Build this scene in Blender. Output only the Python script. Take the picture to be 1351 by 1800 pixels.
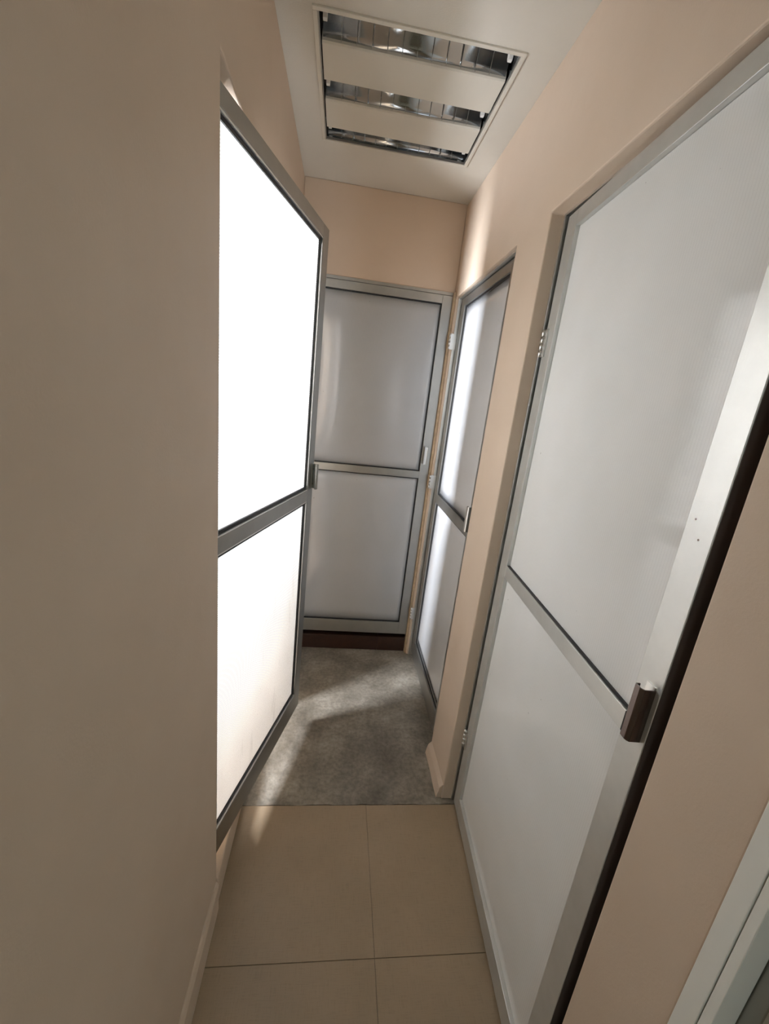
import bpy, bmesh, math, random
from mathutils import Matrix, Vector

# ---------------------------------------------------------------- clear
for o in list(bpy.data.objects):
    bpy.data.objects.remove(o)
S = bpy.context.scene
C = S.collection

# ---------------------------------------------------------------- camera, world, daylight, exposure
cam_d = bpy.data.cameras.new('camera')
cam = bpy.data.objects.new('camera', cam_d)
C.objects.link(cam)
cam_d.sensor_fit = 'VERTICAL'
cam_d.sensor_height = 36.0
cam_d.lens = 721.8 / 1800 * 36.0
cam_d.clip_start = 0.02
_r = Vector((0.98914749, -0.09713014, 0.11024052))
_u = Vector((-0.0803086, 0.27089061, 0.9592543))
_f = Vector((0.12303563, 0.95769725, -0.26015038))
m = Matrix.Identity(4)
for i in range(3):
    m[i][0] = _r[i]; m[i][1] = _u[i]; m[i][2] = -_f[i]
m[0][3], m[1][3], m[2][3] = 0.0, 0.0, 1.563
cam.matrix_world = m
S.camera = cam

world = bpy.data.worlds.new('world')
S.world = world
world.use_nodes = True
world.node_tree.nodes['Background'].inputs[0].default_value = (0.75, 0.86, 1.0, 1)
world.node_tree.nodes['Background'].inputs[1].default_value = 1.0


def area_lamp(name, loc, rot, sx, sy, power, color):
    d = bpy.data.lights.new(name, 'AREA')
    d.shape = 'RECTANGLE'; d.size = sx; d.size_y = sy
    d.energy = power; d.color = color
    o = bpy.data.objects.new(name, d)
    C.objects.link(o)
    o.location = loc; o.rotation_euler = rot
    return o


# daylight entering through window_1 (side room); the two hall lamps are fill light added behind the camera
area_lamp('daylight_side_window', (-1.215, 1.215, 1.80), (0, math.radians(-90), 0), 1.00, 0.27, 92, (0.93, 0.98, 1.09))
area_lamp('fill_light_hall_left', (-0.95, -3.03, 1.60), (math.radians(90), 0, 0), 0.86, 1.26, 5, (0.78, 1.0, 1.0))
area_lamp('fill_light_hall_right', (1.25, -3.03, 1.60), (math.radians(90), 0, 0), 0.86, 1.26, 9.5, (0.78, 1.0, 1.0))

vs = S.view_settings
vs.view_transform = 'Standard'
vs.look = 'None'
vs.exposure = 1.08
vs.gamma = 1.0
vs.use_curve_mapping = False
S.cycles.use_denoising = True
S.cycles.adaptive_threshold = 0.02
S.cycles.max_bounces = 12
S.cycles.diffuse_bounces = 8
S.cycles.glossy_bounces = 5
S.cycles.transmission_bounces = 8
S.cycles.sample_clamp_indirect = 6.0

# ---------------------------------------------------------------- materials
def srgb(r, g, b):
    f = lambda c: (c / 255 / 12.92) if c <= 10 else ((c / 255 + 0.055) / 1.055) ** 2.4
    return (f(r), f(g), f(b), 1.0)


class NT:
    def __init__(self, name):
        self.m = bpy.data.materials.new(name)
        self.m.use_nodes = True
        self.t = self.m.node_tree
        for n in list(self.t.nodes):
            self.t.nodes.remove(n)
        self.out = self.n('ShaderNodeOutputMaterial')

    def n(self, kind, **kw):
        nd = self.t.nodes.new(kind)
        for k, v in kw.items():
            setattr(nd, k, v)
        return nd

    def l(self, a, b):
        self.t.links.new(a, b)

    def coord(self, scale=(1, 1, 1)):
        tc = self.n('ShaderNodeTexCoord')
        mp = self.n('ShaderNodeMapping')
        mp.inputs['Scale'].default_value = scale
        self.l(tc.outputs['Object'], mp.inputs['Vector'])
        return mp.outputs[0]

    def noise(self, vec, scale, detail=4.0, rough=0.55):
        nz = self.n('ShaderNodeTexNoise')
        nz.inputs['Scale'].default_value = scale
        nz.inputs['Detail'].default_value = detail
        nz.inputs['Roughness'].default_value = rough
        self.l(vec, nz.inputs['Vector'])
        return nz.outputs['Fac']

    def ramp(self, fac, stops):
        r = self.n('ShaderNodeValToRGB')
        e = r.color_ramp.elements
        while len(e) < len(stops):
            e.new(0.5)
        for i, (p, c) in enumerate(stops):
            e[i].position = p; e[i].color = c
        self.l(fac, r.inputs['Fac'])
        return r.outputs['Color']

    def bump(self, h, strength, dist=0.002, prev=None):
        b = self.n('ShaderNodeBump')
        b.inputs['Strength'].default_value = strength
        b.inputs['Distance'].default_value = dist
        self.l(h, b.inputs['Height'])
        if prev is not None:
            self.l(prev, b.inputs['Normal'])
        return b.outputs['Normal']

    def schlick(self, f0, normal=None):
        lw = self.n('ShaderNodeLayerWeight'); lw.inputs['Blend'].default_value = 0.5
        if normal is not None:
            self.l(normal, lw.inputs['Normal'])
        pw = self.n('ShaderNodeMath', operation='POWER'); pw.inputs[1].default_value = 5.0
        self.l(lw.outputs['Facing'], pw.inputs[0])
        ma = self.n('ShaderNodeMath', operation='MULTIPLY_ADD')
        ma.inputs[1].default_value = 1.0 - f0; ma.inputs[2].default_value = f0
        self.l(pw.outputs[0], ma.inputs[0])
        return ma.outputs[0]

    def principled(self, **kw):
        p = self.n('ShaderNodeBsdfPrincipled')
        for k, v in kw.items():
            k = k.replace('_', ' ')
            if hasattr(v, 'is_output') or isinstance(v, bpy.types.NodeSocket):
                self.l(v, p.inputs[k])
            else:
                p.inputs[k].default_value = v
        self.l(p.outputs[0], self.out.inputs['Surface'])
        return p


def mat_paint(name, c1, c2, rough=0.6, bump=0.35):
    t = NT(name)
    v = t.coord()
    col = t.ramp(t.noise(v, 3.0, 5), [(0.3, c1), (0.7, c2)])
    h1 = t.noise(v, 220, 3)
    h2 = t.noise(v, 9, 2)
    nrm = t.bump(h2, 0.5, 0.004, t.bump(h1, bump, 0.0008))
    t.principled(Base_Color=col, Roughness=rough, Normal=nrm, Specular_IOR_Level=0.35)
    return t.m


def mat_metal(name, c, rough, streak=(1, 1, 40), metallic=1.0):
    t = NT(name)
    v = t.coord()
    f = t.noise(v, 14, 4)
    col = t.ramp(f, [(0.3, tuple(x * 0.9 for x in c[:3]) + (1,)), (0.7, c)])
    v2 = t.coord((60, 60, 2))
    nrm = t.bump(t.noise(v2, 6, 2), 0.12, 0.0006)
    t.principled(Base_Color=col, Metallic=metallic, Roughness=rough, Normal=nrm)
    return t.m


def mat_panel(name, axis, trans, tint, rough=0.08, rib=0.95, smudge=0.0):
    """Fluted twin-wall sheet: diffuse + translucent under a glossy skin; fine flutes along the sheet."""
    t = NT(name)
    v = t.coord()
    w = t.n('ShaderNodeTexWave', wave_type='BANDS', bands_direction=axis)
    w.inputs['Scale'].default_value = 48.0
    w.inputs['Distortion'].default_value = 0.0
    t.l(v, w.inputs['Vector'])
    soft = t.noise(v, 2.2, 4)
    spots = t.noise(v, 70, 2, 0.4)
    rib = t.ramp(w.outputs['Fac'], [(0.02 if rib > 0.9 else 0.08, tuple(c * rib for c in tint[:3]) + (1,)), (0.16 if rib > 0.9 else 0.42, tint)])
    sp = t.ramp(spots, [(0.19, (0.45, 0.43, 0.40, 1)), (0.215, (1, 1, 1, 1))])
    sm = t.ramp(soft, [(0.35, (0.93, 0.93, 0.92, 1)), (0.65, (1, 1, 1, 1))])
    m1 = t.n('ShaderNodeMixRGB', blend_type='MULTIPLY'); m1.inputs[0].default_value = 1
    t.l(rib, m1.inputs[1]); t.l(sm, m1.inputs[2])
    m2 = t.n('ShaderNodeMixRGB', blend_type='MULTIPLY'); m2.inputs[0].default_value = 1
    t.l(m1.outputs[0], m2.inputs[1]); t.l(sp, m2.inputs[2])
    if smudge > 0:
        st_ = t.noise(t.coord((26, 26, 3.2)), 1.0, 5, 0.6)
        sc_ = t.ramp(st_, [(0.30, (1 - smudge, 1 - smudge, 1 - smudge * 1.02, 1)), (0.40, (1, 1, 1, 1))])
        m3 = t.n('ShaderNodeMixRGB', blend_type='MULTIPLY'); m3.inputs[0].default_value = 1
        t.l(m2.outputs[0], m3.inputs[1]); t.l(sc_, m3.inputs[2])
        m2 = m3
    nrm = t.bump(w.outputs['Fac'], 0.06, 0.0004)
    nrm = t.bump(t.noise(v, 1.6, 2), 0.5, 0.006, nrm)
    di = t.n('ShaderNodeBsdfDiffuse'); tr = t.n('ShaderNodeBsdfTranslucent')
    t.l(m2.outputs[0], di.inputs[0]); t.l(m2.outputs[0], tr.inputs[0])
    t.l(nrm, di.inputs['Normal'])
    mx = t.n('ShaderNodeMixShader'); mx.inputs[0].default_value = trans
    t.l(di.outputs[0], mx.inputs[1]); t.l(tr.outputs[0], mx.inputs[2])
    gl = t.n('ShaderNodeBsdfGlossy')
    gl.inputs['Roughness'].default_value = rough
    gl.inputs['Color'].default_value = (0.95, 0.95, 0.95, 1)
    t.l(nrm, gl.inputs['Normal'])
    mg = t.n('ShaderNodeMixShader')
    t.l(t.schlick(0.05), mg.inputs[0]); t.l(mx.outputs[0], mg.inputs[1]); t.l(gl.outputs[0], mg.inputs[2])
    t.l(mg.outputs[0], t.out.inputs['Surface'])
    return t.m


def mat_concrete(name):
    t = NT(name)
    v = t.coord()
    a = t.ramp(t.noise(v, 5, 8, 0.62), [(0.28, srgb(100, 92, 80)), (0.5, srgb(134, 126, 113)), (0.72, srgb(170, 162, 148))])
    b = t.ramp(t.noise(v, 60, 4), [(0.3, (0.66, 0.65, 0.63, 1)), (0.62, (1, 1, 1, 1))])
    mu = t.n('ShaderNodeMixRGB', blend_type='MULTIPLY'); mu.inputs[0].default_value = 1
    t.l(a, mu.inputs[1]); t.l(b, mu.inputs[2])
    vo = t.n('ShaderNodeTexVoronoi'); vo.inputs['Scale'].default_value = 90
    t.l(v, vo.inputs['Vector'])
    nrm = t.bump(t.noise(v, 28, 8, 0.65), 0.5, 0.004)
    nrm = t.bump(vo.outputs['Distance'], 0.25, 0.002, nrm)
    t.principled(Base_Color=mu.outputs[0], Roughness=0.42, Normal=nrm)
    return t.m


def mat_tile(name):
    t = NT(name)
    v = t.coord()
    a = t.ramp(t.noise(v, 4, 5), [(0.3, srgb(150, 130, 104)), (0.7, srgb(161, 140, 114))])
    w1 = t.noise(t.coord((400, 25, 1)), 1.0, 2)
    w2 = t.noise(t.coord((25, 400, 1)), 1.0, 2)
    ad = t.n('ShaderNodeMath', operation='ADD'); t.l(w1, ad.inputs[0]); t.l(w2, ad.inputs[1])
    b = t.ramp(ad.outputs[0], [(0.75, (0.88, 0.88, 0.87, 1)), (1.15, (1, 1, 1, 1))])
    mu = t.n('ShaderNodeMixRGB', blend_type='MULTIPLY'); mu.inputs[0].default_value = 1
    t.l(a, mu.inputs[1]); t.l(b, mu.inputs[2])
    t.principled(Base_Color=mu.outputs[0], Roughness=0.38, Normal=t.bump(ad.outputs[0], 0.1, 0.0006))
    return t.m


def mat_plain(name, c, rough=0.6, metallic=0.0, var=0.1, scale=20.0):
    t = NT(name)
    v = t.coord()
    col = t.ramp(t.noise(v, scale, 4), [(0.3, tuple(x * (1 - var) for x in c[:3]) + (1,)), (0.7, c)])
    t.principled(Base_Color=col, Roughness=rough, Metallic=metallic)
    return t.m


def mat_glass(name):
    t = NT(name)
    tr = t.n('ShaderNodeBsdfTransparent'); gl = t.n('ShaderNodeBsdfGlossy')
    gl.inputs['Roughness'].default_value = 0.03
    nz = t.noise(t.coord(), 8, 2)
    tr_c = t.ramp(nz, [(0.3, (0.95, 0.96, 0.96, 1)), (0.7, (0.98, 0.98, 0.98, 1))])
    t.l(tr_c, tr.inputs[0])
    mg = t.n('ShaderNodeMixShader')
    t.l(t.schlick(0.03), mg.inputs[0]); t.l(tr.outputs[0], mg.inputs[1]); t.l(gl.outputs[0], mg.inputs[2])
    t.l(mg.outputs[0], t.out.inputs['Surface'])
    return t.m


M = {
    'wall': mat_paint('wall_paint', srgb(198, 178, 157), srgb(204, 185, 165)),
    'ceiling': mat_paint('ceiling_paint', srgb(202, 197, 185), srgb(208, 203, 192), 0.7),
    'room': mat_paint('side_room_paint', srgb(226, 218, 205), srgb(232, 225, 213)),
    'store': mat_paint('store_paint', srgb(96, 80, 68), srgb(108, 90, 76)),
    'alu': mat_metal('anodised_aluminium', (0.45, 0.445, 0.42, 1), 0.42),
    'alu_light': mat_metal('bright_aluminium', (0.74, 0.73, 0.70, 1), 0.32),
    'steel': mat_metal('polished_steel', (0.78, 0.77, 0.74, 1), 0.16),
    'panel_h': mat_panel('fluted_sheet_horizontal', 'Z', 0.80, (0.89, 0.88, 0.86, 1), 0.12, 0.26, 0.12),
    'panel_v': mat_panel('fluted_sheet_vertical', 'X', 0.15, (0.86, 0.86, 0.84, 1)),
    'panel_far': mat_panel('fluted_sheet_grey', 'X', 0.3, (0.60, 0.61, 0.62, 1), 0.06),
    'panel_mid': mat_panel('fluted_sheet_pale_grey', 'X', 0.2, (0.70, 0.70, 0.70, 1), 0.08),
    'rubber': mat_plain('black_rubber', (0.012, 0.011, 0.011, 1), 0.5),
    'concrete': mat_concrete('trowelled_concrete'),
    'tile': mat_tile('beige_floor_tile'),
    'grout': mat_plain('floor_grout', srgb(118, 99, 78), 0.8),
    'brown': mat_plain('brown_glazed_tile', srgb(60, 38, 28), 0.35, 0, 0.35, 30),
    'mortar': mat_plain('mortar', srgb(120, 100, 84), 0.8, 0, 0.3, 60),
    'mirror': mat_metal('mirror_reflector', (0.50, 0.53, 0.55, 1), 0.13),
    'enamel': mat_plain('white_enamel', srgb(206, 201, 188), 0.45, 0, 0.04, 6),
    'plastic': mat_plain('white_plastic', srgb(222, 220, 212), 0.4, 0, 0.05),
    'alu_satin': mat_metal('satin_pale_aluminium', (0.64, 0.64, 0.61, 1), 0.40, metallic=0.65),
    'dark_reflect_metal': mat_metal('dark_reflection_metal', (0.16, 0.13, 0.12, 1), 0.22),  # handle metal darkened in its colour to imitate the dark surroundings it reflects
    'frame_white': mat_plain('pale_enamelled_frame', srgb(228, 227, 220), 0.35, 0, 0.04, 8),
    'gap_shade': mat_plain('dark_brown_gap_shade', (0.055, 0.038, 0.030, 1), 0.8),  # shade put into the colour, for the unlit edge of the near leaf
    'alu_dark': mat_metal('dull_grey_aluminium', (0.34, 0.335, 0.31, 1), 0.42),
    'glass': mat_glass('window_glass'),
    'timber': mat_plain('raw_wood_filler', srgb(190, 168, 138), 0.7, 0, 0.3, 40),
}

# ---------------------------------------------------------------- mesh helpers
def add_box(bm, x0, x1, y0, y1, z0, z1):
    vs_ = [bm.verts.new((x, y, z)) for z in (z0, z1) for y in (y0, y1) for x in (x0, x1)]
    for f in ((0, 2, 3, 1), (4, 5, 7, 6), (0, 1, 5, 4), (2, 6, 7, 3), (0, 4, 6, 2), (1, 3, 7, 5)):
        bm.faces.new([vs_[i] for i in f])


def add_prism(bm, prof, z0, z1):
    """closed profile in xy extruded along z"""
    a = [bm.verts.new((x, y, z0)) for x, y in prof]
    b = [bm.verts.new((x, y, z1)) for x, y in prof]
    n = len(prof)
    for i in range(n):
        bm.faces.new((a[i], a[(i + 1) % n], b[(i + 1) % n], b[i]))
    bm.faces.new(a[::-1]); bm.faces.new(b)


def add_cyl(bm, p, axis, r, length, seg=14):
    res = bmesh.ops.create_cone(bm, cap_ends=True, segments=seg, radius1=r, radius2=r, depth=length)
    q = Vector((0, 0, 1)).rotation_difference(Vector(axis)).to_matrix().to_4x4()
    bmesh.ops.transform(bm, matrix=Matrix.Translation(Vector(p)) @ q, verts=res['verts'])


def obj(name, bm, mat, parent=None, bevel=0.0, smooth=False):
    bmesh.ops.recalc_face_normals(bm, faces=bm.faces)
    me = bpy.data.meshes.new(name)
    bm.to_mesh(me); bm.free()
    me.materials.append(M[mat] if isinstance(mat, str) else mat)
    if smooth:
        for p in me.polygons:
            p.use_smooth = True
    o = bpy.data.objects.new(name, me)
    C.objects.link(o)
    if parent is not None:
        o.parent = parent
    if bevel > 0:
        b = o.modifiers.new('bevel', 'BEVEL')
        b.width = bevel; b.segments = 2; b.limit_method = 'ANGLE'
    return o


def box(name, ext, mat, parent=None, bevel=0.0):
    bm = bmesh.new()
    add_box(bm, *ext)
    return obj(name, bm, mat, parent, bevel)


def boxes(name, exts, mat, parent=None, bevel=0.0):
    bm = bmesh.new()
    for e in exts:
        add_box(bm, *e)
    return obj(name, bm, mat, parent, bevel)


def empty(name, loc=(0, 0, 0), rz=0.0):
    o = bpy.data.objects.new(name, None)
    o.empty_display_size = 0.1
    C.objects.link(o)
    o.location = loc; o.rotation_euler = (0, 0, rz)
    return o


def tag(o, label, cat, kind=None, group=None):
    o['label'] = label; o['category'] = cat
    if kind: o['kind'] = kind
    if group: o['group'] = group
    return o


def slab(name, axis, a0, a1, lo, hi, holes, mat, h0, h1):
    """Wall slab with rectangular openings, one clean mesh.
    axis 'x': thickness a0..a1 in x, runs in y from lo to hi; axis 'y': thickness in y, runs in x."""
    us = sorted({lo, hi} | {v for h in holes for v in (h[0], h[1])})
    zs = sorted({h0, h1} | {v for h in holes for v in (h[2], h[3])})
    us = [v for v in us if lo <= v <= hi]; zs = [v for v in zs if h0 <= v <= h1]
    solid = {}
    for i in range(len(us) - 1):
        for j in range(len(zs) - 1):
            cu = (us[i] + us[i + 1]) / 2; cz = (zs[j] + zs[j + 1]) / 2
            solid[i, j] = not any(h[0] < cu < h[1] and h[2] < cz < h[3] for h in holes)
    bm = bmesh.new(); cache = {}

    def V(a, u, z):
        k = (a, u, z)
        if k not in cache:
            cache[k] = bm.verts.new((a, u, z) if axis == 'x' else (u, a, z))
        return cache[k]
    for (i, j), s in solid.items():
        if not s:
            continue
        u0, u1, z0, z1 = us[i], us[i + 1], zs[j], zs[j + 1]
        for a in (a0, a1):
            bm.faces.new((V(a, u0, z0), V(a, u1, z0), V(a, u1, z1), V(a, u0, z1)))
        if not solid.get((i - 1, j)): bm.faces.new((V(a0, u0, z0), V(a1, u0, z0), V(a1, u0, z1), V(a0, u0, z1)))
        if not solid.get((i + 1, j)): bm.faces.new((V(a0, u1, z0), V(a1, u1, z0), V(a1, u1, z1), V(a0, u1, z1)))
        if not solid.get((i, j - 1)): bm.faces.new((V(a0, u0, z0), V(a0, u1, z0), V(a1, u1, z0), V(a1, u0, z0)))
        if not solid.get((i, j + 1)): bm.faces.new((V(a0, u0, z1), V(a0, u1, z1), V(a1, u1, z1), V(a1, u0, z1)))
    return obj(name, bm, mat, None, 0.004)


# ---------------------------------------------------------------- dimensions (metres)
XL, XR, YF, HC = -0.262, 0.539, 2.332, 2.545
YB = -0.60   # corridor opens here into the hall behind the camera
YH = -3.00   # back wall of that hall
WT = 0.12

# ---------------------------------------------------------------- room shell
L_OPEN = (0.9435, 1.735, 0.0, 2.128)
R1 = (0.481, 1.290, 0.0, 2.124)      # near right door
R2 = (1.527, 2.292, 0.0, 2.115)      # far right door
R3 = (-0.50, 0.328, 0.0, 2.12)       # right door beside the photographer
F1 = (-0.232, 0.539, 0.0, 2.142)

w = slab('wall_left', 'x', XL - WT, XL, YB, YF + 0.12, [L_OPEN], 'wall', 0, HC)
tag(w, 'plain beige painted corridor wall holding the glowing open door', 'wall', 'structure')
w = slab('wall_right', 'x', XR, XR + WT, YB, YF + 0.12, [R1, R2, R3], 'wall', 0, HC)
tag(w, 'beige painted corridor wall with a row of panelled doors', 'wall', 'structure')
w = slab('wall_far', 'y', YF, YF + WT, XL, XR, [F1], 'wall', 0, HC)
tag(w, 'beige end wall above the closed grey door', 'wall', 'structure')
w = slab('wall_back', 'y', YH - WT, YH, -1.62, 1.95, [(-1.40, -0.50, 0.95, 2.25), (0.80, 1.70, 0.95, 2.25)], 'room', 0, HC)
tag(w, 'pale hall wall with two added fill-light windows behind the camera', 'wall', 'structure')
w = slab('wall_hall_left', 'x', -1.62, -1.50, YH, YB - WT, [], 'room', 0, HC)
tag(w, 'pale left wall of the hall behind the camera', 'wall', 'structure')
w = slab('wall_hall_right', 'x', 1.83, 1.95, YH, YB - WT, [], 'room', 0, HC)
tag(w, 'pale right wall of the hall behind the camera', 'wall', 'structure')
w = slab('wall_hall_front', 'y', YB - WT, YB, -1.62, 1.95, [(XL, XR, 0, HC)], 'wall', 0, HC)
tag(w, 'hall wall pierced by the corridor mouth', 'wall', 'structure')

TX0, TX1, TY0, TY1 = -0.163, 0.437, 1.414, 2.015
bm = bmesh.new()
cx0, cx1, cy0, cy1 = -1.62, 1.95, YH - WT, YF + WT
hx0, hx1, hy0, hy1 = TX0 + 0.012, TX1 - 0.012, TY0 + 0.012, TY1 - 0.012
for e in ((cx0, hx0, cy0, cy1), (hx1, cx1, cy0, cy1), (hx0, hx1, cy0, hy0), (hx0, hx1, hy1, cy1)):
    add_box(bm, e[0], e[1], e[2], e[3], HC, HC + 0.12)
tag(obj('ceiling', bm, 'ceiling'), 'off-white plaster ceiling around the recessed light fixture', 'ceiling', 'structure')

fl = box('floor', (-1.62, 1.95, YH - WT, YF + WT, -0.05, -0.004), 'grout')
tag(fl, 'corridor floor of beige tiles meeting bare grey concrete', 'floor', 'structure')
bm = bmesh.new()
random.seed(4)
# concrete screed, its near edge slightly ragged
n = 28
top = []; 
xs = [-1.60 + 0 for _ in range(0)]
def edge_y(x):
    return 1.2675 + 0.0018 * math.sin(x * 37) + 0.0012 * math.sin(x * 91 + 1)
X = [XL - 0.1 + (XR + 0.1 - XL + 0.1) * i / n for i in range(n + 1)]
lo = [bm.verts.new((x, edge_y(x), 0.0)) for x in X]
hi = [bm.verts.new((x, YF + WT, 0.0)) for x in X]
lob = [bm.verts.new((x, edge_y(x), -0.006)) for x in X]
hib = [bm.verts.new((x, YF + WT, -0.006)) for x in X]
for i in range(n):
    bm.faces.new((lo[i], lo[i + 1], hi[i + 1], hi[i]))
    bm.faces.new((lob[i], hib[i], hib[i + 1], lob[i + 1]))
    bm.faces.new((lo[i], lob[i], lob[i + 1], lo[i + 1]))
    bm.faces.new((hi[i], hi[i + 1], hib[i + 1], hib[i]))
bm.faces.new((lo[0], hi[0], hib[0], lob[0])); bm.faces.new((lo[n], lob[n], hib[n], hi[n]))
o = obj('concrete_screed', bm, 'concrete', fl)
o['label'] = 'rough grey concrete floor under the far doors'
P = 0.469
for j in range(4):
    y1 = 1.2665 - 0.0014 - j * P
    y0 = 1.2665 - (j + 1) * P
    for x0, x1 in ((XL - 0.02, 0.2225), (0.2233, XR + 0.06)):
        box('tile', (x0, x1, max(y0, YB - WT), y1, -0.008, random.uniform(-0.0004, 0.0002)), 'tile', fl, 0.0008)

# side room behind the open left door
w = slab('wall_side_room_window', 'x', -1.29, -1.17, 0.10, YF + WT, [(1.045, 1.385, 1.27, 2.33)], 'room', 0, HC)
tag(w, 'pale outer wall of the side room with its window', 'wall', 'structure')
w = box('wall_side_room_near', (-1.17, XL - WT, 0.10, 0.22, 0, HC), 'room')
tag(w, 'pale near partition wall of the side room', 'wall', 'structure')
w = box('wall_side_room_far', (-1.17, XL - WT, YF, YF + WT, 0, HC), 'room')
tag(w, 'pale far partition wall of the side room', 'wall', 'structure')
tag(box('floor_side_room', (-1.17, XL - 0.105, 0.22, YF, -0.004, 0.03), 'room'), 'pale floor of the side room', 'floor', 'structure')

# dark closets behind the closed doors
def closet(name, e, open_side, label):
    x0, x1, y0, y1, z0, z1 = e
    t = 0.05
    parts = {'-x': (x0, x0 + t, y0, y1, z0, z1), '+x': (x1 - t, x1, y0, y1, z0, z1),
             '-y': (x0, x1, y0, y0 + t, z0, z1), '+y': (x0, x1, y1 - t, y1, z0, z1),
             'top': (x0, x1, y0, y1, z1 - t, z1), 'bot': (x0, x1, y0, y1, z0, z0 + t)}
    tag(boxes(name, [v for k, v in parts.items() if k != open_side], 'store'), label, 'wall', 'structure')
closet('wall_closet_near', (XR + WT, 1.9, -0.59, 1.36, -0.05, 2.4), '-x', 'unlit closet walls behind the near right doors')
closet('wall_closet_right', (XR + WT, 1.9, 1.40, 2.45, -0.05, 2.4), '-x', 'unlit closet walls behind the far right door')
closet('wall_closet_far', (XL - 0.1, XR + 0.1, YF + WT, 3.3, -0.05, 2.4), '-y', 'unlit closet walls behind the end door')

# side-room window, and two unseen hall windows added for fill light
def window(name, root_loc, width, z0, z1, rz, label):
    r = empty(name, root_loc, rz)
    tag(r, label, 'window', 'structure')
    f = 0.035
    for e in ((0, width, 0, 0.05, z0, z0 + f), (0, width, 0, 0.05, z1 - f, z1)):
        box('window_rail', e, 'alu', r, 0.002)
    for e in ((0, f, 0, 0.05, z0 + f, z1 - f), (width - f, width, 0, 0.05, z0 + f, z1 - f)):
        box('window_stile', e, 'alu', r, 0.002)
    box('pane', (f, width - f, 0.02, 0.026, z0 + f, z1 - f), 'glass', r)
    return r
window('window_1', (-1.17, 1.045, 0), 0.34, 1.27, 2.33, math.radians(90), 'aluminium window of the side room behind the open door')
window('fill_window_left', (-1.40, YH - 0.05, 0), 0.90, 0.95, 2.25, 0, 'left added fill-light window of the unseen hall behind the camera')
window('fill_window_right', (0.80, YH - 0.05, 0), 0.90, 0.95, 2.25, 0, 'right added fill-light window of the unseen hall behind the camera')

# ---------------------------------------------------------------- skirtings and kerbs
def skirting(name, prof, y0, y1, label, flip=False):
    """profile (offset from wall, z) swept along y"""
    bm = bmesh.new()
    n = 10
    rows = []
    for i in range(n + 1):
        y = y0 + (y1 - y0) * i / n
        rows.append([bm.verts.new((px + 0.0012 * math.sin(y * 31 + k), y, pz)) for k, (px, pz) in enumerate(prof)])
    k = len(prof)
    for i in range(n):
        for j in range(k):
            bm.faces.new((rows[i][j], rows[i][(j + 1) % k], rows[i + 1][(j + 1) % k], rows[i + 1][j]))
    bm.faces.new(rows[0][::-1]); bm.faces.new(rows[n])
    return tag(obj(name, bm, 'wall', None, 0.002), label, 'baseboard', 'structure')
skirting('baseboard_left', [(XL - 0.002, 0.0), (XL + 0.011, 0.0), (XL + 0.010, 0.098), (XL + 0.004, 0.112), (XL - 0.002, 0.114)],
         YB + 0.01, 0.936, 'beige painted baseboard running along the left wall')
skirting('baseboard_right', [(XR + 0.002, 0.0), (XR - 0.022, 0.0), (XR - 0.018, 0.030), (XR - 0.014, 0.050), (XR - 0.005, 0.062), (XR + 0.002, 0.070)],
         1.296, 1.522, 'short beige plaster baseboard between the two right doors')
skirting('baseboard_near', [(XR + 0.002, 0.0), (XR - 0.012, 0.0), (XR - 0.010, 0.09), (XR + 0.002, 0.10)],
         0.332, 0.477, 'short beige baseboard beside the near right door')

# raised kerb under the end door, faced with brown tiles
kb = box('trim_1', (XL + 0.002, XR - 0.002, YF - 0.002, YF + 0.10, 0.0, 0.088), 'mortar')
tag(kb, 'raised threshold of dark brown tiles under the end door', 'threshold', 'structure')
for x0, x1 in ((XL + 0.003, -0.152), (-0.150, 0.3485), (0.3505, XR - 0.014)):
    box('tile', (x0, x1, YF - 0.010, YF - 0.002, 0.002, 0.092), 'brown', kb, 0.001)
    box('tile', (x0, x1, YF - 0.010, YF + 0.045, 0.0922, 0.0985), 'brown', kb, 0.001)
tag(box('trim_2', (XL - WT, XL + 0.004, L_OPEN[0], L_OPEN[1], 0.0, 0.112), 'wall', None, 0.004),
    'low plastered kerb under the glowing left door', 'threshold', 'structure')

# ---------------------------------------------------------------- door frames fixed to the walls
def frame_x(name, op, x0, x1, t, label, stop=True):
    """aluminium frame lining an opening in a wall that runs along y"""
    r = empty(name, (x0, op[0], 0))
    tag(r, label, 'door frame', 'structure')
    ox, oy = x0, op[0]
    for y in ((op[0], op[0] + t), (op[1] - t, op[1])):
        box('jamb', (0, x1 - x0, y[0] - oy, y[1] - oy, 0.001, op[3]), 'alu_light', r, 0.001)
    box('head', (0, x1 - x0, op[0] + t - oy, op[1] - t - oy, op[3] - t, op[3]), 'alu_light', r, 0.001)
    return r
t3 = frame_x('trim_3', R1, XR + 0.040, XR + 0.10, 0.006, 'thin aluminium frame around the large near right door')
for e in ((0.014, 0.055, 0.7955, 0.8028, 0.02, 2.1175), (0.014, 0.055, 0.0065, 0.7954, 2.1145, 2.1175)):
    box('gap_shade', e, 'rubber', t3)  # dark strips added to paint the shaded gap between frame and leaf
frame_x('trim_4', (R2[0], R2[1], 0, R2[3]), XR + 0.012, XR + 0.09, 0.008, 'thin aluminium frame around the far right door')
r = empty('trim_5', (0, YF, 0))
tag(r, 'aluminium frame around the grey end door', 'door frame', 'structure')
box('jamb', (F1[0], F1[0] + 0.014, -0.006, 0.06, 0.0987, F1[3]), 'alu', r, 0.001)
box('jamb', (0.5295, 0.5385, -0.006, 0.06, 0.0987, F1[3]), 'alu', r, 0.001)
box('head', (F1[0] + 0.014, 0.5295, -0.006, 0.06, 2.127, F1[3]), 'alu', r, 0.001)
frame_x('trim_6', (L_OPEN[0], L_OPEN[1], 0, L_OPEN[3]), XL - 0.10, XL - 0.035, 0.012, 'aluminium frame of the glowing left door')
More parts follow.
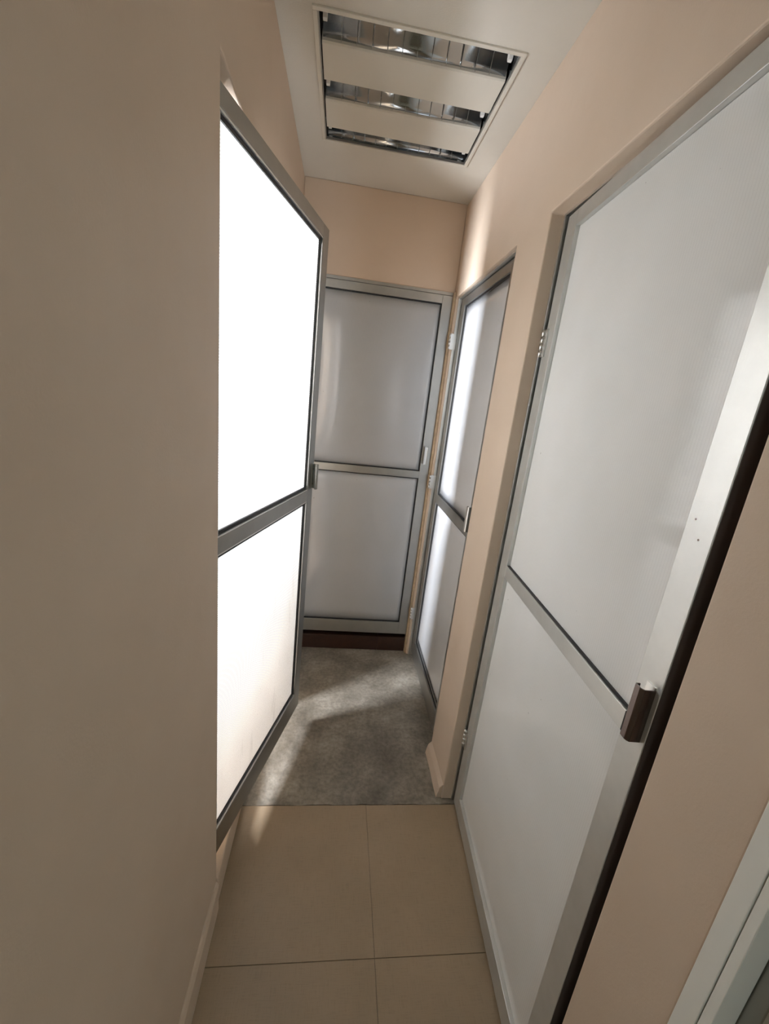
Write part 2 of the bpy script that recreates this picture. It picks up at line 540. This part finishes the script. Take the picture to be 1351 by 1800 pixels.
# wood filler strip in the corner between end door and far right door
bm = bmesh.new()
add_box(bm, XR - 0.012, XR + 0.0005, YF - 0.028, YF - 0.0005, 0.0, 2.142)
tag(obj('trim_7', bm, 'timber', None, 0.002), 'pale unpainted corner strip between end door and right door', 'trim', 'structure')

# ---------------------------------------------------------------- doors
def ring(bm, x0, x1, z0, z1, t, y0, y1):
    add_box(bm, x0, x0 + t, y0, y1, z0, z1)
    add_box(bm, x1 - t, x1, y0, y1, z0, z1)
    add_box(bm, x0 + t, x1 - t, y0, y1, z0, z0 + t)
    add_box(bm, x0 + t, x1 - t, y0, y1, z1 - t, z1)


def handle(root, x, z0, z1, mat='alu_light', proj=0.024, wid=0.020):
    """extruded hollow pull: closed round back on the outer side, mouth towards the panel, open ends"""
    t = 0.0022
    h2 = wid / 2
    pts = [(h2, 0.0), (h2, -proj * 0.78), (h2 - 0.003, -proj * 0.93), (h2 - 0.007, -proj), (-h2 + 0.002, -proj), (-h2, -proj + 0.0025), (-h2, -proj + 0.009)]
    inn = [(-h2 + t, -proj + 0.009), (-h2 + t, -proj + t + 0.001), (h2 - 0.007, -proj + t), (h2 - 0.004, -proj * 0.91 + t), (h2 - t, -proj * 0.75), (h2 - t, 0.0)]
    bm = bmesh.new()
    add_prism(bm, [(x + a, b) for a, b in pts + inn], z0, z1)
    h = obj('handle', bm, mat, root, 0.0005)
    h['label'] = 'metal pull handle'
    box('base_plate', (x - h2 - 0.002, x + h2 - t, -0.002, 0.0, z0, z1 + 0.004), 'alu_light', h)
    for z in (z0 + 0.02, z1 - 0.02):
        bm = bmesh.new()
        add_cyl(bm, (x, -0.003, z), (0, -1, 0), 0.0035, 0.002, 10)
        obj('screw', bm, 'steel', h)
    return h


def hinge(root, x, y, z, length=0.078, r=0.006):
    bm = bmesh.new()
    if y < -0.01:
        add_box(bm, x - 0.0005, x + 0.002, y, 0.002, z - length / 2, z + length / 2)
    add_box(bm, x + 0.001, x + (0.022 if y > -0.01 else 0.008), y - 0.0005, y + 0.0025, z - length / 2, z + length / 2)
    h = obj('hinge', bm, 'alu_light', root)
    k = length / 4
    for i in range(4):
        bm = bmesh.new()
        add_cyl(bm, (x, y - 0.002, z - length / 2 + k * (i + 0.5)), (0, 0, 1), r, k * 0.93, 12)
        obj('knuckle', bm, 'alu_light', h, 0, True)
    return h


def bowed_panel(e, bow, mat, parent):
    """sheet sprung into its frame: bulges towards the corridor"""
    x0, x1, y0, y1, z0, z1 = e
    bm = bmesh.new()
    nx, nz = 24, 16
    def dy(u, v):
        return -bow * (1 - (2 * u - 1) ** 2) * (1 - (2 * v - 1) ** 4)
    G = []
    for yy in (y0, y1):
        G.append([[bm.verts.new((x0 + (x1 - x0) * i / nx, yy + dy(i / nx, j / nz), z0 + (z1 - z0) * j / nz)) for j in range(nz + 1)] for i in range(nx + 1)])
    for g in G:
        for i in range(nx):
            for j in range(nz):
                bm.faces.new((g[i][j], g[i + 1][j], g[i + 1][j + 1], g[i][j + 1]))
    a, b = G
    for i in range(nx):
        for j in (0, nz):
            bm.faces.new((a[i][j], a[i + 1][j], b[i + 1][j], b[i][j]))
    for j in range(nz):
        for i in (0, nx):
            bm.faces.new((a[i][j], a[i][j + 1], b[i][j + 1], b[i][j]))
    return obj('panel', bm, mat, parent, 0, True)


def door(name, loc, ang, w, zb, zt, st, tr, br, mid, mat, hz, hinges, label, gasket=0.008, hx=None, th=0.036, bead=True, frame='alu', hmat='alu_light', bow=0.0, hoff=(-0.004, -0.003)):
    r = empty(name, (loc[0], loc[1], 0), ang)
    tag(r, label, 'door', 'structure')
    bv = 0.0012
    box('stile', (0, st, 0, th, zb, zt), frame, r, bv)
    box('stile', (w - st, w, 0, th, zb, zt), frame, r, bv)
    box('rail', (st, w - st, 0, th, zt - tr, zt), frame, r, bv)
    box('rail', (st, w - st, 0, th, mid[0], mid[1]), frame, r, bv)
    box('rail', (st, w - st, 0, th, zb, zb + br), frame, r, bv)
    for z0, z1 in ((zb + br, mid[0]), (mid[1], zt - tr)):
        if bow:
            p = bowed_panel((st + 0.001, w - st - 0.001, 0.012, 0.018, z0 + 0.001, z1 - 0.001), bow, mat, r)
        else:
            p = box('panel', (st + 0.001, w - st - 0.001, 0.012, 0.020, z0 + 0.001, z1 - 0.001), mat, r)
        if bead:
            bm = bmesh.new()
            ring(bm, st, w - st, z0, z1, 0.004, 0.0015, 0.012)
            obj('bead', bm, 'alu_light', p)
        if gasket > 0:
            bm = bmesh.new()
            q = 0.004 if bead else 0.0
            ring(bm, st + q, w - st - q, z0 + q, z1 - q, gasket, 0.0075, 0.0121)
            obj('gasket', bm, 'rubber', p)
    handle(r, hx if hx is not None else w - st / 2, hz[0], hz[1], hmat)
    for z in hinges:
        hinge(r, hoff[0], hoff[1], z)
    return r


a = 0.2736
door('door_1', (-0.2926, 0.9434), math.pi / 2 - a, 0.741, 0.139, 2.112, 0.055, 0.040, 0.095, (1.145, 1.190), 'panel_h',
     (1.190, 1.290), (0.42, 1.20, 1.90), 'glowing white translucent door standing ajar on the left wall', 0.010, 0.741 - 0.014, frame='alu_dark', hmat='alu_dark')
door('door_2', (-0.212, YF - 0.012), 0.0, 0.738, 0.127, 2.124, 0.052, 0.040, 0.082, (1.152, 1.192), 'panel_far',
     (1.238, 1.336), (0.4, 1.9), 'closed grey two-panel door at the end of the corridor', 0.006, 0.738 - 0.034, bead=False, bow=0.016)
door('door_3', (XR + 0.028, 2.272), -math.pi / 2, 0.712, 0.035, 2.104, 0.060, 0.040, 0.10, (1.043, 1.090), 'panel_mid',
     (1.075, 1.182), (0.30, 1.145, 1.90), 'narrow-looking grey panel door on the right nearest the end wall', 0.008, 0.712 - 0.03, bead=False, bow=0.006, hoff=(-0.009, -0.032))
d4 = door('door_4', (XR + 0.047, 1.2735), -math.pi / 2 - 0.0597, 0.769, 0.012, 2.113, 0.056, 0.040, 0.072, (1.040, 1.081), 'panel_v',
     (1.058, 1.160), (0.325, 1.78), 'large white two-panel door slightly ajar on the near right', 0.0, 0.750, bead=False, frame='alu_satin', hmat='dark_reflect_metal')
box('gasket', (0.057, 0.712, 0.0035, 0.0125, 1.0811, 1.0830), 'rubber', d4)
box('edge_shade_strip', (0.7691, 0.7705, 0.0012, 0.0355, 0.014, 2.111), 'gap_shade', d4)  # dark strip added so the leaf edge reads as an unlit gap
box('joint', (0.7123, 0.7136, -0.0006, 0.004, 1.0405, 1.0805), 'rubber', d4)
for x_, z_ in ((0.741, 1.443), (0.757, 1.415)):
    bm = bmesh.new()
    add_cyl(bm, (x_ - 0.012, -0.0001, z_), (0, -1, 0), 0.0018, 0.0006, 8)
    obj('screw_hole', bm, 'dark_reflect_metal', d4)
door('door_5', (XR + 0.036, 0.322), -math.pi / 2, 0.76, 0.012, 2.085, 0.052, 0.040, 0.08, (1.04, 1.08), 'panel_v',
     (1.05, 1.16), (0.3, 1.8), 'grey door at the right edge beside the camera', 0.0)
r = empty('trim_8', (XR, R3[0], 0))
tag(r, 'pale aluminium door frame at the lower right corner', 'door frame', 'structure')
for y0, y1, g in ((0.0, 0.040, 0.0135), (0.788, 0.828, 0.801)):
    lo_y, hi_y = (y0, y0 + 0.026) if y0 < 0.1 else (y1 - 0.026, y1)
    box('jamb', (-0.004, 0.03, lo_y, hi_y, 0.001, 2.12), 'frame_white', r, 0.001)
    lo_y, hi_y = (y0 + 0.0275, y1) if y0 < 0.1 else (y0, y1 - 0.0275)
    box('stop', (-0.003, 0.034, lo_y, hi_y, 0.001, 2.08), 'frame_white', r, 0.001)
box('head', (-0.004, 0.03, 0.040, 0.788, 2.08, 2.12), 'frame_white', r, 0.001)

# ---------------------------------------------------------------- recessed ceiling light
cl = empty('ceiling_light', (TX0, TY0, HC))
tag(cl, 'square recessed ceiling light with mirrored troughs and white panels, unlit', 'ceiling light')
Wd, Dp = TX1 - TX0, TY1 - TY0
fw_ = 0.013
for e in ((0, Wd, 0, fw_), (0, Wd, Dp - fw_, Dp)):
    box('trim', (e[0], e[1], e[2], e[3], -0.005, 0.004), 'enamel', cl, 0.0015)
for e in ((0, fw_, fw_, Dp - fw_), (Wd - fw_, Wd, fw_, Dp - fw_)):
    box('trim', (e[0], e[1], e[2], e[3], -0.005, 0.004), 'enamel', cl, 0.0015)
for e in ((0.0135, Wd - 0.0135, 0.0135, 0.0165), (0.0135, Wd - 0.0135, Dp - 0.0165, Dp - 0.0135),
          (0.0135, 0.0165, 0.0165, Dp - 0.0165), (Wd - 0.0165, Wd - 0.0135, 0.0165, Dp - 0.0165)):
    box('edge_strip', (e[0], e[1], e[2], e[3], -0.002, 0.006), 'alu', cl)
bm = bmesh.new()
q = 0.014
add_box(bm, q, Wd - q, q, Dp - q, 0.085, 0.088)
for e in ((q, Wd - q, q, q + 0.002), (q, Wd - q, Dp - q - 0.002, Dp - q), (q, q + 0.002, q, Dp - q), (Wd - q - 0.002, Wd - q, q, Dp - q)):
    add_box(bm, e[0], e[1], e[2], e[3], 0.004, 0.086)
obj('housing', bm, 'mirror', cl)
lanes = [(0.019, 0.118), (0.276, 0.363), (0.521, 0.582)]
plates = [(0.118, 0.276), (0.363, 0.521)]
for (y0, y1) in plates:
    bm = bmesh.new()
    # shallow pan with rolled lips
    pr = [(y0, 0.030), (y0 + 0.002, 0.006), (y0 + 0.006, 0.002), (y1 - 0.006, 0.002), (y1 - 0.002, 0.006), (y1, 0.030)]
    A = [bm.verts.new((0.020, y, z)) for y, z in pr]; B = [bm.verts.new((Wd - 0.020, y, z)) for y, z in pr]
    for i in range(len(pr) - 1):
        bm.faces.new((A[i], A[i + 1], B[i + 1], B[i]))
    o = obj('panel', bm, 'enamel', cl)
    so = o.modifiers.new('solid', 'SOLIDIFY'); so.thickness = 0.001
blade_me = None
for (y0, y1) in lanes:
    bm = bmesh.new()
    n = 14
    pr = []
    for i in range(n + 1):
        t = -1 + 2 * i / n
        pr.append((y0 + (y1 - y0) * (i / n), 0.012 + 0.050 * (1 - t * t)))
    A = [bm.verts.new((0.022, y, z)) for y, z in pr]; B = [bm.verts.new((Wd - 0.022, y, z)) for y, z in pr]
    for i in range(n):
        bm.faces.new((A[i], A[i + 1], B[i + 1], B[i]))
    o = obj('reflector', bm, 'mirror', cl, 0, True)
    so = o.modifiers.new('solid', 'SOLIDIFY'); so.thickness = 0.0008; so.offset = 1
    # thin cross blades following the trough
    bm = bmesh.new()
    lo_ = [bm.verts.new((0, y, z - 0.0010)) for y, z in pr]; up_ = [bm.verts.new((0, y, z - 0.0040)) for y, z in pr]
    lo2 = [bm.verts.new((0.0012, y, z - 0.0010)) for y, z in pr]; up2 = [bm.verts.new((0.0012, y, z - 0.0040)) for y, z in pr]
    for i in range(n):
        bm.faces.new((lo_[i], lo_[i + 1], up_[i + 1], up_[i])); bm.faces.new((lo2[i], up2[i], up2[i + 1], lo2[i + 1]))
        bm.faces.new((up_[i], up_[i + 1], up2[i + 1], up2[i]))
    first = obj('cross_blade', bm, 'mirror', cl)
    first.location.x = 0.075
    for k in range(1, 11):
        c = first.copy(); C.objects.link(c); c.parent = cl; c.location.x = 0.075 + k * 0.045
    ym = (y0 + y1) / 2
    for xa, sgn in ((0.024, 1), (Wd - 0.024, -1)):
        bm = bmesh.new()
        xs0, xs1 = sorted((xa, xa + sgn * 0.012))
        prof = [(ym - 0.011, 0.055), (ym - 0.011, 0.026), (ym - 0.006, 0.018), (ym + 0.006, 0.018), (ym + 0.011, 0.026), (ym + 0.011, 0.055)]
        A = [bm.verts.new((xs0, y, z)) for y, z in prof]; B = [bm.verts.new((xs1, y, z)) for y, z in prof]
        for i in range(6):
            bm.faces.new((A[i], A[(i + 1) % 6], B[(i + 1) % 6], B[i]))
        bm.faces.new(A[::-1]); bm.faces.new(B)
        obj('lampholder', bm, 'plastic', cl, 0.001)
